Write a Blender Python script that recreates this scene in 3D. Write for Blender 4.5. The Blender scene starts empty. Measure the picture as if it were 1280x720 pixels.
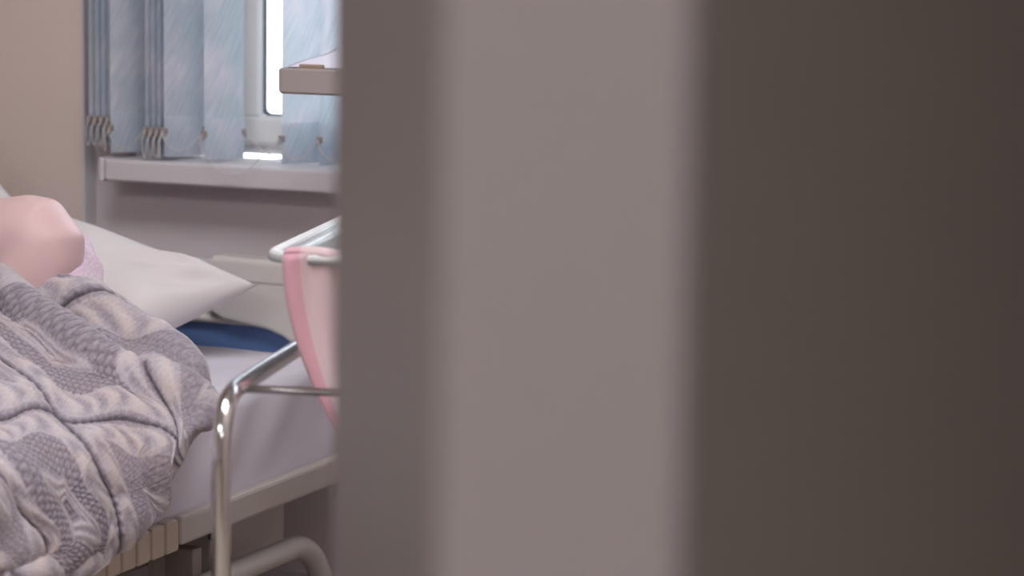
import bpy, bmesh, math, random
import numpy as np
from mathutils import Vector, Matrix
from math import radians, sin, cos, pi

random.seed(7)
rng = np.random.default_rng(7)
S = bpy.context.scene
COL = S.collection

# ------------------------------------------------------------------ camera
yaw, pit, rol = radians(23.4), radians(7.6), radians(.85)
F = Vector((-sin(yaw) * cos(pit), cos(yaw) * cos(pit), -sin(pit)))
R0 = Vector((cos(yaw), sin(yaw), 0))
U0 = R0.cross(F)
R = R0 * cos(rol) + U0 * sin(rol)
U = -R0 * sin(rol) + U0 * cos(rol)
cd = bpy.data.cameras.new('camera')
cam = bpy.data.objects.new('camera', cd)
COL.objects.link(cam)
M = Matrix((R, U, -F)).transposed().to_4x4()
M.translation = Vector((0, 0, 1.3))
cam.matrix_world = M
cd.sensor_width = 36
cd.lens = 90
cd.clip_start = .05
cd.dof.use_dof = True
cd.dof.focus_distance = 4.15
cd.dof.aperture_fstop = 2.9
S.camera = cam

# ------------------------------------------------------------------ world, view
S.view_settings.view_transform = 'Standard'
S.view_settings.look = 'None'
S.view_settings.exposure = 0.0
S.view_settings.gamma = 1.0
S.view_settings.use_curve_mapping = False
w = bpy.data.worlds.new('overcast sky')
S.world = w
w.use_nodes = True
nt = w.node_tree
bg = nt.nodes['Background']
tc = nt.nodes.new('ShaderNodeTexCoord')
sp = nt.nodes.new('ShaderNodeSeparateXYZ')
cr = nt.nodes.new('ShaderNodeValToRGB')
cr.color_ramp.elements[0].position = .42
cr.color_ramp.elements[0].color = (.56, .57, .58, 1)
cr.color_ramp.elements[1].position = .62
cr.color_ramp.elements[1].color = (.88, .94, 1.0, 1)
mr = nt.nodes.new('ShaderNodeMapRange')
mr.inputs[1].default_value = -1
nt.links.new(tc.outputs['Generated'], sp.inputs[0])
nt.links.new(sp.outputs['Z'], mr.inputs[0])
nt.links.new(mr.outputs[0], cr.inputs[0])
nt.links.new(cr.outputs[0], bg.inputs[0])
SKY = 7.0
bg.inputs[1].default_value = SKY


def area(name, loc, size, power, color, rot=(0, 0, 0), portal=False):
    l = bpy.data.lights.new(name, 'AREA')
    l.shape = 'RECTANGLE'
    l.size, l.size_y = size
    l.energy = power
    l.color = color
    o = bpy.data.objects.new(name, l)
    o.location = loc
    o.rotation_euler = rot
    COL.objects.link(o)
    if portal:
        l.cycles.is_portal = True
    return o


area('window_portal', (-1.75, 4.56, 1.6), (2.1, 1.4), 1, (1, 1, 1), (radians(-90), 0, 0), True)
ROOM_W, BACK_W, CORR_W = 36.0, 43.0, 44.0
area('ward_side_fill', (-1.45, 2.55, 2.62), (1.7, .8), ROOM_W, (1.0, .98, .995))  # unseen fill, placed to brighten the bed's right flank
area('ward_back_fill', (-1.9, -.3, 2.62), (1.7, .8), BACK_W, (1.0, .975, .985))  # unseen fill, added to light the camera-facing surfaces
area('corridor_lamp_light', (.4, -1.3, 2.62), (1.2, .6), CORR_W, (1.0, .985, 1.0))


# ------------------------------------------------------------------ materials
def lin(c):
    return tuple((v / 255 / 12.92) if v / 255 <= .04045 else ((v / 255 + .055) / 1.055) ** 2.4 for v in c) + (1,)


def mat(name, rgb, rough=.6, metal=0, var=.06, scale=6.0, bump=0.0, bscale=200.0, sheen=0, spec=.5, sss=0):
    m = bpy.data.materials.new(name)
    m.use_nodes = True
    n, l = m.node_tree.nodes, m.node_tree.links
    b = n['Principled BSDF']
    t = n.new('ShaderNodeTexCoord')
    no = n.new('ShaderNodeTexNoise')
    no.inputs['Scale'].default_value = scale
    no.inputs['Detail'].default_value = 4
    l.new(t.outputs['Object'], no.inputs['Vector'])
    mx = n.new('ShaderNodeMix')
    mx.data_type = 'RGBA'
    c = lin(rgb)
    mx.inputs['A'].default_value = tuple(v * (1 - var) for v in c[:3]) + (1,)
    mx.inputs['B'].default_value = tuple(min(1, v * (1 + var)) for v in c[:3]) + (1,)
    l.new(no.outputs['Fac'], mx.inputs['Factor'])
    l.new(mx.outputs['Result'], b.inputs['Base Color'])
    b.inputs['Roughness'].default_value = rough
    b.inputs['Metallic'].default_value = metal
    b.inputs['Specular IOR Level'].default_value = spec
    if sheen:
        b.inputs['Sheen Weight'].default_value = sheen
    if sss:
        b.inputs['Subsurface Weight'].default_value = sss
        b.inputs['Subsurface Radius'].default_value = (.012, .005, .003)
        b.inputs['Subsurface Scale'].default_value = 1
    if bump:
        n2 = n.new('ShaderNodeTexNoise')
        n2.inputs['Scale'].default_value = bscale
        l.new(t.outputs['Object'], n2.inputs['Vector'])
        bp = n.new('ShaderNodeBump')
        bp.inputs['Strength'].default_value = bump
        bp.inputs['Distance'].default_value = .002
        l.new(n2.outputs['Fac'], bp.inputs['Height'])
        l.new(bp.outputs['Normal'], b.inputs['Normal'])
    return m


MT = {
    'wall': mat('warm beige wall paint', (212, 197, 192), .75, bump=.12, bscale=120, var=.02, scale=2),
    'wall_bay': mat('grey beige bay paint', (214, 205, 209), .75, bump=.12, bscale=120, var=.02, scale=2),
    'corridor': mat('dull taupe corridor paint', (172, 166, 161), .6, bump=.1, bscale=120, var=.02, scale=2),
    'ceiling': mat('white ceiling paint', (225, 222, 216), .8),
    'floor': mat('grey beige linoleum', (170, 158, 146), .35, var=.12, scale=40),
    'pvc': mat('white window plastic', (236, 238, 240), .3, var=.01),
    'sill': mat('white laminate sill', (206, 203, 209), .35, var=.01),
    'gasket': mat('dark grey rubber gasket', (84, 88, 104), .6),
    'door': mat('taupe painted door', (100, 94, 91), .5, var=.02, scale=3),
    'frame': mat('pale grey beige door frame paint', (150, 142, 143), .5, var=.02, scale=3),
    'bed_plastic': mat('off white bed plastic', (196, 192, 189), .4, var=.02),
    'bed_metal': mat('cream powder coated steel', (184, 177, 173), .45, var=.03),
    'beige_block': mat('beige bed plastic', (190, 177, 165), .45, var=.03),
    'dark_metal': mat('dull grey steel chassis', (150, 142, 139), .5, var=.05),
    'black': mat('black plastic', (30, 29, 30), .5),
    'blue': mat('blue bed panel', (100, 128, 180), .45, var=.04),
    'sheet': mat('white cotton sheet', (212, 208, 221), .85, var=.015, bump=.15, bscale=500, sheen=.2),
    'pillow': mat('white pillowcase cotton', (216, 211, 213), .8, var=.01, bump=.1, bscale=500, sheen=.2),
    'skin': mat('fair skin', (208, 178, 180), .5, var=.05, scale=9, sss=.15, bump=.05, bscale=300, spec=.3),
    'hair': mat('brown hair', (84, 62, 50), .5, var=.3, scale=60),
    'eye': mat('dark eyelashes', (50, 40, 38), .5),
    'chrome': mat('polished chrome', (205, 205, 207), .13, 1, var=.02),
    'bead': mat('pale bead chain', (206, 200, 200), .35, .25, var=.05),
    'clip': mat('grey brown plastic clip', (150, 141, 141), .5),
    'tray': mat('beige grey tray plastic', (156, 148, 146), .5, var=.02),
    'paper': mat('white paper', (225, 222, 238), .8, var=.01),
    'card': mat('tan cardboard', (152, 132, 120), .8, var=.04),
    'rim': None, 'towel': None, 'tub': None, 'slat': None, 'glass': None, 'quilt': None, 'floral': None,
    'lamp': None,
}


def newmat(name):
    m = bpy.data.materials.new(name)
    m.use_nodes = True
    return m, m.node_tree.nodes, m.node_tree.links


def mk_glass():
    m, n, l = newmat('clear window pane')
    n.remove(n['Principled BSDF'])
    tr = n.new('ShaderNodeBsdfTransparent')
    tr.inputs[0].default_value = (.94, .96, .96, 1)
    gl = n.new('ShaderNodeBsdfGlossy')
    gl.inputs['Roughness'].default_value = .02
    fr = n.new('ShaderNodeFresnel')
    mx = n.new('ShaderNodeMixShader')
    l.new(fr.outputs[0], mx.inputs[0])
    l.new(tr.outputs[0], mx.inputs[1])
    l.new(gl.outputs[0], mx.inputs[2])
    l.new(mx.outputs[0], n['Material Output'].inputs[0])
    return m


def mk_tub(haze, tint):
    m, n, l = newmat('clear acrylic')
    n.remove(n['Principled BSDF'])
    tr = n.new('ShaderNodeBsdfTransparent')
    tr.inputs[0].default_value = tint
    gl = n.new('ShaderNodeBsdfGlossy')
    gl.inputs['Roughness'].default_value = .15
    gl.inputs[0].default_value = (1, 1, 1, 1)
    df = n.new('ShaderNodeBsdfDiffuse')
    df.inputs[0].default_value = (.88, .89, .91, 1)
    lw = n.new('ShaderNodeLayerWeight')
    lw.inputs[0].default_value = .35
    mx = n.new('ShaderNodeMixShader')
    l.new(lw.outputs['Fresnel'], mx.inputs[0])
    l.new(tr.outputs[0], mx.inputs[1])
    l.new(gl.outputs[0], mx.inputs[2])
    m2 = n.new('ShaderNodeMixShader')
    m2.inputs[0].default_value = haze
    l.new(mx.outputs[0], m2.inputs[1])
    l.new(df.outputs[0], m2.inputs[2])
    l.new(m2.outputs[0], n['Material Output'].inputs[0])
    return m


def mk_slat():
    m, n, l = newmat('pale blue streaked blind fabric')
    n.remove(n['Principled BSDF'])
    t = n.new('ShaderNodeTexCoord')
    mp = n.new('ShaderNodeMapping')
    mp.vector_type = 'TEXTURE'
    mp.inputs['Rotation'].default_value = (0, 0, radians(-27))
    mp.inputs['Scale'].default_value = (1 / 260, 1 / 14, 1)
    no = n.new('ShaderNodeTexNoise')
    no.inputs['Scale'].default_value = 1
    no.inputs['Detail'].default_value = 3
    n2 = n.new('ShaderNodeTexNoise')
    n2.inputs['Scale'].default_value = 9
    l.new(t.outputs['UV'], mp.inputs[0])
    l.new(mp.outputs[0], no.inputs['Vector'])
    l.new(t.outputs['UV'], n2.inputs['Vector'])
    cr = n.new('ShaderNodeValToRGB')
    cr.color_ramp.elements[0].position = .38
    cr.color_ramp.elements[0].color = lin((220, 226, 234))
    cr.color_ramp.elements[1].position = .62
    cr.color_ramp.elements[1].color = lin((240, 241, 246))
    l.new(no.outputs['Fac'], cr.inputs[0])
    c2 = n.new('ShaderNodeValToRGB')
    c2.color_ramp.elements[0].position = .4
    c2.color_ramp.elements[0].color = lin((222, 233, 238))
    c2.color_ramp.elements[1].position = .65
    c2.color_ramp.elements[1].color = lin((246, 245, 250))
    l.new(n2.outputs['Fac'], c2.inputs[0])
    mu = n.new('ShaderNodeMix')
    mu.data_type = 'RGBA'
    mu.blend_type = 'MULTIPLY'
    mu.inputs['Factor'].default_value = 1
    l.new(cr.outputs[0], mu.inputs['A'])
    l.new(c2.outputs[0], mu.inputs['B'])
    d = n.new('ShaderNodeBsdfDiffuse')
    tl = n.new('ShaderNodeBsdfTranslucent')
    l.new(mu.outputs['Result'], d.inputs[0])
    l.new(mu.outputs['Result'], tl.inputs[0])
    mx = n.new('ShaderNodeMixShader')
    mx.inputs[0].default_value = .34
    l.new(d.outputs[0], mx.inputs[1])
    l.new(tl.outputs[0], mx.inputs[2])
    l.new(mx.outputs[0], n['Material Output'].inputs[0])
    return m


def attr_mat(name, attr, stops, rough=.9, noise=.15, sheen=.3, nscale=60, warm=None):
    m, n, l = newmat(name)
    b = n['Principled BSDF']
    a = n.new('ShaderNodeAttribute')
    a.attribute_name = attr
    cr = n.new('ShaderNodeValToRGB')
    els = cr.color_ramp.elements
    while len(els) < len(stops):
        els.new(.5)
    for e, (p, c) in zip(els, stops):
        e.position = p
        e.color = lin(c)
    t = n.new('ShaderNodeTexCoord')
    no = n.new('ShaderNodeTexNoise')
    no.inputs['Scale'].default_value = nscale
    no.inputs['Detail'].default_value = 5
    l.new(t.outputs['Object'], no.inputs['Vector'])
    ad = n.new('ShaderNodeMath')
    ad.operation = 'MULTIPLY_ADD'
    ad.inputs[1].default_value = noise
    ad.inputs[2].default_value = -noise / 2
    l.new(no.outputs['Fac'], ad.inputs[0])
    a2 = n.new('ShaderNodeMath')
    a2.operation = 'ADD'
    l.new(ad.outputs[0], a2.inputs[0])
    l.new(a.outputs['Fac'], a2.inputs[1])
    l.new(a2.outputs[0], cr.inputs[0])
    if warm:
        n3 = n.new('ShaderNodeTexNoise')
        n3.inputs['Scale'].default_value = 14
        n3.inputs['Detail'].default_value = 3
        l.new(t.outputs['Object'], n3.inputs['Vector'])
        r3 = n.new('ShaderNodeMapRange')
        r3.inputs[1].default_value, r3.inputs[2].default_value = .46, .66
        r3.inputs[4].default_value = .75
        l.new(n3.outputs['Fac'], r3.inputs[0])
        mw = n.new('ShaderNodeMix')
        mw.data_type = 'RGBA'
        mw.blend_type = 'MULTIPLY'
        mw.inputs['B'].default_value = warm
        l.new(r3.outputs[0], mw.inputs['Factor'])
        l.new(cr.outputs[0], mw.inputs['A'])
        l.new(mw.outputs['Result'], b.inputs['Base Color'])
        bp = n.new('ShaderNodeBump')
        bp.inputs['Strength'].default_value = .5
        bp.inputs['Distance'].default_value = .0015
        l.new(no.outputs['Fac'], bp.inputs['Height'])
        l.new(bp.outputs['Normal'], b.inputs['Normal'])
    else:
        l.new(cr.outputs[0], b.inputs['Base Color'])
    b.inputs['Roughness'].default_value = rough
    b.inputs['Sheen Weight'].default_value = sheen
    return m


def mk_floral():
    m, n, l = newmat('pink fabric with small floral print')
    b = n['Principled BSDF']
    t = n.new('ShaderNodeTexCoord')
    v = n.new('ShaderNodeTexVoronoi')
    v.inputs['Scale'].default_value = 150
    l.new(t.outputs['Object'], v.inputs['Vector'])
    cr = n.new('ShaderNodeValToRGB')
    cr.color_ramp.elements[0].position = .25
    cr.color_ramp.elements[0].color = lin((222, 206, 222))
    cr.color_ramp.elements[1].position = .5
    cr.color_ramp.elements[1].color = lin((212, 186, 205))
    l.new(v.outputs['Distance'], cr.inputs[0])
    l.new(cr.outputs[0], b.inputs['Base Color'])
    b.inputs['Roughness'].default_value = .85
    b.inputs['Sheen Weight'].default_value = .2
    return m


def mk_lamp():
    m, n, l = newmat('lit lamp diffuser')
    b = n['Principled BSDF']
    b.inputs['Base Color'].default_value = (.9, .9, .9, 1)
    b.inputs['Emission Color'].default_value = (1, .95, .9, 1)
    b.inputs['Emission Strength'].default_value = 1.5
    return m


MT['glass'] = mk_glass()
MT['tub'] = mk_tub(.14, (.86, .88, .89, 1))
MT['rim'] = mk_tub(.62, (.86, .88, .89, 1))
MT['slat'] = mk_slat()
MT['floral'] = mk_floral()
MT['lamp'] = mk_lamp()
MT['quilt'] = attr_mat('lilac grey quilt with knitted cable print', 'knit',
                       [(0, (74, 67, 76)), (.3, (128, 121, 134)), (.62, (172, 165, 174)), (1, (206, 195, 193))], noise=.42, nscale=150, warm=(1.0, .93, .87, 1))
MT['towel'] = attr_mat('pink towelling', 'band', [(0, (194, 148, 160)), (.45, (194, 150, 161)), (.55, (192, 172, 176)), (1, (192, 170, 174))], noise=.12)


# ------------------------------------------------------------------ mesh helpers
def link(name, bm, m, parent=None, smooth=False):
    me = bpy.data.meshes.new(name)
    bm.normal_update()
    bm.to_mesh(me)
    bm.free()
    if smooth:
        for p in me.polygons:
            p.use_smooth = True
    me.materials.append(m)
    o = bpy.data.objects.new(name, me)
    COL.objects.link(o)
    if parent is not None:
        o.parent = parent
        o.matrix_parent_inverse = Matrix.Translation(-Vector(parent.location)) if parent.rotation_euler.z == 0 else parent.matrix_basis.inverted()
    return o


def thing(name, loc=(0, 0, 0)):
    o = bpy.data.objects.new(name, None)
    o.location = loc
    o.empty_display_size = .1
    COL.objects.link(o)
    return o


def tag(o, label=None, cat=None, group=None, kind=None):
    if label: o['label'] = label
    if cat: o['category'] = cat
    if group: o['group'] = group
    if kind: o['kind'] = kind
    return o


def box(bm, lo, hi, bev=0.0, seg=2, mtx=None):
    r = bmesh.ops.create_cube(bm, size=1)
    vs = r['verts']
    lo, hi = Vector(lo), Vector(hi)
    for v in vs:
        v.co = Vector((lo[i] + (v.co[i] + .5) * (hi[i] - lo[i]) for i in range(3)))
    if bev:
        es = list({e for v in vs for e in v.link_edges})
        rr = bmesh.ops.bevel(bm, geom=es, offset=bev, segments=seg, affect='EDGES', profile=.5)
        vs = list({v for f in rr['faces'] for v in f.verts} | {v for v in vs if v.is_valid})
    if mtx is not None:
        bmesh.ops.transform(bm, matrix=mtx, verts=vs)
    return vs


def boxo(name, lo, hi, m, parent=None, bev=.003, seg=2, mtx=None):
    bm = bmesh.new()
    box(bm, lo, hi, bev, seg, mtx)
    return link(name, bm, m, parent)


def fillet(pts, r, n=6):
    pts = [Vector(p) for p in pts]
    out = [pts[0]]
    for a, b, c in zip(pts, pts[1:], pts[2:]):
        d1, d2 = (a - b), (c - b)
        k = min(r, d1.length * .49, d2.length * .49)
        p, q = b + d1.normalized() * k, b + d2.normalized() * k
        for i in range(n + 1):
            t = i / n
            out.append(p * (1 - t) ** 2 + b * 2 * t * (1 - t) + q * t * t)
    out.append(pts[-1])
    return out


def tube(bm, pts, r, seg=14, cap=True):
    pts = [Vector(p) for p in pts]
    rings = []
    prev = None
    for i, p in enumerate(pts):
        a = pts[max(0, i - 1)]
        b = pts[min(len(pts) - 1, i + 1)]
        t = (b - a).normalized()
        if prev is None:
            u = t.orthogonal().normalized()
        else:
            u = (prev - t * prev.dot(t)).normalized()
        prev = u
        v = t.cross(u)
        rr = r[i] if isinstance(r, (list, tuple)) else r
        rings.append([bm.verts.new(p + (u * cos(2 * pi * k / seg) + v * sin(2 * pi * k / seg)) * rr) for k in range(seg)])
    for a, b in zip(rings, rings[1:]):
        for k in range(seg):
            bm.faces.new((a[k], a[(k + 1) % seg], b[(k + 1) % seg], b[k]))
    if cap:
        bm.faces.new(rings[0][::-1])
        bm.faces.new(rings[-1])


def tubeo(name, pts, r, m, parent=None, seg=14):
    bm = bmesh.new()
    tube(bm, pts, r, seg)
    return link(name, bm, m, parent, True)


def gridmesh(name, P, m, parent=None, attr=None, aname=None, closed=False):
    """P: (n,k,3) array -> smooth quad sheet."""
    n, k = P.shape[:2]
    idx = np.arange(n * k).reshape(n, k)
    f = np.stack([idx[:-1, :-1], idx[:-1, 1:], idx[1:, 1:], idx[1:, :-1]], -1).reshape(-1, 4)
    me = bpy.data.meshes.new(name)
    me.from_pydata(P.reshape(-1, 3).tolist(), [], f.tolist())
    me.polygons.foreach_set('use_smooth', [True] * len(me.polygons))
    if attr is not None:
        a = me.attributes.new(aname, 'FLOAT', 'POINT')
        a.data.foreach_set('value', np.asarray(attr, dtype=np.float32).ravel())
    me.materials.append(m)
    me.update()
    o = bpy.data.objects.new(name, me)
    COL.objects.link(o)
    if parent is not None:
        o.parent = parent
        o.matrix_parent_inverse = Matrix.Translation(-Vector(parent.location))
    return o


def closed_sheet(name, top, bot, m, parent=None, attr=None, aname=None):
    """two grids sharing a border -> one closed mesh"""
    n, k = top.shape[:2]
    ti = np.arange(n * k).reshape(n, k)
    bi = ti.copy()
    inner = np.zeros((n, k), bool)
    inner[1:-1, 1:-1] = True
    bi[inner] = n * k + np.arange(inner.sum())
    V = np.concatenate([top.reshape(-1, 3), bot[inner]])
    q = lambda I: np.stack([I[:-1, :-1], I[:-1, 1:], I[1:, 1:], I[1:, :-1]], -1).reshape(-1, 4)
    f = np.concatenate([q(ti)[:, ::-1], q(bi)])
    me = bpy.data.meshes.new(name)
    me.from_pydata(V.tolist(), [], f.tolist())
    me.polygons.foreach_set('use_smooth', [True] * len(me.polygons))
    if attr is not None:
        A = np.concatenate([attr.ravel(), attr[inner]]).astype(np.float32)
        a = me.attributes.new(aname, 'FLOAT', 'POINT')
        a.data.foreach_set('value', A)
    me.materials.append(m)
    me.update()
    o = bpy.data.objects.new(name, me)
    COL.objects.link(o)
    if parent is not None:
        o.parent = parent
        o.matrix_parent_inverse = Matrix.Translation(-Vector(parent.location))
    return o


def catmull(C, n, axis=0):
    C = np.moveaxis(np.asarray(C, float), axis, 0)
    k = len(C)
    E = np.concatenate([[2 * C[0] - C[1]], C, [2 * C[-1] - C[-2]]])
    t = np.linspace(0, k - 1, n)
    i = np.minimum(t.astype(int), k - 2)
    u = (t - i).reshape(-1, *([1] * (C.ndim - 1)))
    p0, p1, p2, p3 = E[i], E[i + 1], E[i + 2], E[i + 3]
    out = .5 * (2 * p1 + (p2 - p0) * u + (2 * p0 - 5 * p1 + 4 * p2 - p3) * u ** 2 + (3 * p1 - p0 - 3 * p2 + p3) * u ** 3)
    return np.moveaxis(out, 0, axis), t


def normals(P):
    du = np.gradient(P, axis=1)
    dv = np.gradient(P, axis=0)
    N = np.cross(du, dv)
    N /= np.linalg.norm(N, axis=-1, keepdims=True) + 1e-9
    return N


# ------------------------------------------------------------------ room shell
WY = 4.35       # recessed bay wall
WF = 4.31       # wall beside the bay
XB = -2.795     # left edge of the bay
H = 2.75


def struct(name, parts, m):
    bm = bmesh.new()
    for lo, hi in parts:
        box(bm, lo, hi)
    return tag(link(name, bm, m), kind='structure')


def cquad(name, lo, hi, m):
    return struct(name, [(lo, hi)], m)


cquad('floor', (-4.4, -3.2, -.1), (2.2, 4.7, 0), MT['floor'])
cquad('ceiling', (-4.4, -3.2, H), (2.2, 4.7, H + .1), MT['ceiling'])
# window wall: opening x -2.70..-.85, z .88..2.2
WX0, WX1, WZ0, WZ1 = -2.70, -.85, .845, 2.2
struct('wall_window', [((XB, WY, 0), (WX0, 4.6, H)), ((WX1, WY, 0), (-.51, 4.6, H)),
                       ((WX0, WY, 0), (WX1, 4.6, WZ0)), ((WX0, WY, WZ1), (WX1, 4.6, H))], MT['wall_bay'])
struct('wall_pier', [((-4.35, WF, 0), (XB, 4.6, H))], MT['wall'])
tag(boxo('pier_lit_strip', (XB - .003, WF - .003, 0), (XB + .003, WY, H), MT['sill'], None, .002), kind='structure')  # pale strip added so the pier's shaded side looks lit
cquad('wall_left', (-4.35, -3, 0), (-4.2, WF, H), MT['wall'])
cquad('wall_back', (-4.2, -3.15, 0), (2.1, -3, H), MT['wall'])
JY = 1.10      # right jamb
bm = bmesh.new()
box(bm, (-.505, JY, 0), (-.384, 4.6, H), 0)
o = link('wall_corridor', bm, MT['corridor'])
tag(o, kind='structure')
struct('wall_corridor_near', [((-.51, -3, 0), (-.384, .14, H)), ((-.51, .14, 2.12), (-.384, JY, H))], MT['corridor'])
cquad('wall_right', (2.0, -3, 0), (2.15, 4.6, H), MT['corridor'])
cquad('wall_corridor_end', (-.384, 4.5, 0), (2.0, 4.6, H), MT['corridor'])
# baseboards
boxo('baseboard_window', (XB, WY - .012, 0), (-.51, WY, .08), MT['sill'])['kind'] = 'structure'
boxo('baseboard_left', (-4.2, -3, 0), (-4.188, WF, .08), MT['sill'])['kind'] = 'structure'

boxo('wall_ward_bounce', (-.515, 1.14, 0), (-.505, WY, H), MT['wall'], None, 0)['kind'] = 'structure'  # unseen pale wall lining, added to bounce light onto the bed side
# door frame: the lining on the right jamb (pale), head, and the left jamb
fr = thing('trim_1', (-.446, JY, 0))
tag(fr, kind='structure')
bm = bmesh.new()
box(bm, (-.510, JY - .012, 0), (-.3832, JY + .0035, 2.1), .0075, 5)
link('jamb', bm, MT['frame'], fr)
bm = bmesh.new()
box(bm, (-.513, .128, 0), (-.384, .152, 2.1), .006, 4)
link('jamb', bm, MT['frame'], fr)
bm = bmesh.new()
box(bm, (-.513, .128, 2.1), (-.384, JY + .03, 2.125), .006, 4)
link('lintel', bm, MT['frame'], fr)

# door leaf, swung into the room
dl = thing('door_1', (-.53, JY - .0, 0))
tag(dl, kind='structure')
ang = math.atan2(.86, -.51)          # direction of the leaf from the hinge
MD = Matrix.Translation(Vector((-.519, JY + .012, 0))) @ Matrix.Rotation(ang, 4, 'Z')
boxo('leaf', (0.006, -.04, .008), (.90, 0, 2.08), MT['door'], dl, .004, 3, MD)
for z in (.25, 1.9):
    tubeo('hinge', [MD @ Vector((0, .006, z)), MD @ Vector((0, .006, z + .1))], .007, MT['chrome'], dl, 10)

# ------------------------------------------------------------------ window
win = thing('window_1', (-1.78, 4.45, WZ0))
tag(win, kind='structure')
FY0, FY1 = 4.425, 4.495


def frame_rect(x0, x1, z0, z1, t, y0, y1, name, m, bev=.006):
    bm = bmesh.new()
    box(bm, (x0, y0, z0), (x1, y1, z0 + t), bev)
    box(bm, (x0, y0, z1 - t), (x1, y1, z1), bev)
    box(bm, (x0, y0, z0 + t * .9), (x0 + t, y1, z1 - t * .9), bev)
    box(bm, (x1 - t, y0, z0 + t * .9), (x1, y1, z1 - t * .9), bev)
    return link(name, bm, m, win)


frame_rect(WX0, WX1, .885, WZ1, .05, FY0 + .012, FY0 + .06, 'outer_frame', MT['pvc'])
MXC = -2.468 - .062
boxo('mullion', (MXC - .05, FY0 + .012, .9), (MXC + .02, FY1 + .03, WZ1 - .02), MT['pvc'], win, .006)
MX2 = -1.70
boxo('mullion', (MX2 - .035, FY0 + .012, .9), (MX2 + .035, FY1 + .03, WZ1 - .02), MT['pvc'], win, .006)


def sash(x0, x1):
    z0, z1, t = .905, WZ1 - .03, .058
    frame_rect(x0, x1, z0, z1, t, FY0 - .004, FY0 + .02, 'sash', MT['pvc'], .008)
    # gasket: rounded-corner ring just inside the sash
    bm = bmesh.new()
    gx0, gx1, gz0, gz1 = x0 + t, x1 - t, z0 + t, z1 - t
    c = .016
    loop = []
    for cx, cz, a0 in ((gx1 - c, gz1 - c, 0), (gx0 + c, gz1 - c, 90), (gx0 + c, gz0 + c, 180), (gx1 - c, gz0 + c, 270)):
        for k in range(6):
            a = radians(a0 + 18 * k)
            loop.append(((cx, cz), (cos(a), sin(a))))
    rings = []
    for (cx, cz), (ca, sa) in loop:
        ring = []
        for r, y in ((c + .003, FY0 + .006), (c - .004, FY0 + .006), (c - .004, FY0 + .016), (c + .003, FY0 + .018)):
            ring.append(bm.verts.new((cx + ca * r, y, cz + sa * r)))
        rings.append(ring)
    for i in range(len(rings)):
        a, b = rings[i], rings[(i + 1) % len(rings)]
        for k in range(4):
            bm.faces.new((a[k], b[k], b[(k + 1) % 4], a[(k + 1) % 4]))
    link('gasket', bm, MT['gasket'], win)
    boxo('pane', (gx0 - .002, FY0 + .012, gz0 - .002), (gx1 + .002, FY0 + .018, gz1 + .002), MT['glass'], win, 0)


sash(WX0 + .04, MXC - .045)
sash(MXC + .015, MX2 - .03)
sash(MX2 + .03, WX1 - .04)

# window sill with end cap
sl = thing('trim_2', (-1.75, 4.3, .835))
tag(sl, kind='structure')
boxo('sill_board', (XB + .085, 4.25, .835), (-.75, 4.44, .878), MT['sill'], sl, .006, 3)
boxo('end_cap', (XB + .072, 4.248, .833), (XB + .0845, 4.44, .880), MT['sill'], sl, .004, 2)

# ------------------------------------------------------------------ vertical blind
vb = thing('vertical_blind', (-1.78, 4.31, .88))
tag(vb, 'pale blue streaked vertical blind with bead chains hanging in front of the window', 'blind')
boxo('headrail', (WX0 - .06, 4.285, 2.27), (WX1 + .05, 4.335, 2.31), MT['pvc'], vb, .004)
CH = []   # clip positions (front)


def uvmap(o, seed):
    me = o.data
    uv = me.uv_layers.new(name='UVMap')
    co = np.zeros(len(me.vertices) * 3)
    me.vertices.foreach_get('co', co)
    co = co.reshape(-1, 3)
    li = np.zeros(len(me.loops), int)
    me.loops.foreach_get('vertex_index', li)
    d = co[:, :2] - co[0, :2]
    u = np.hypot(d[:, 0], d[:, 1]) + seed * 3.7
    uv.data.foreach_set('uv', np.stack([u[li], co[li, 2]], 1).ravel())


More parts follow.
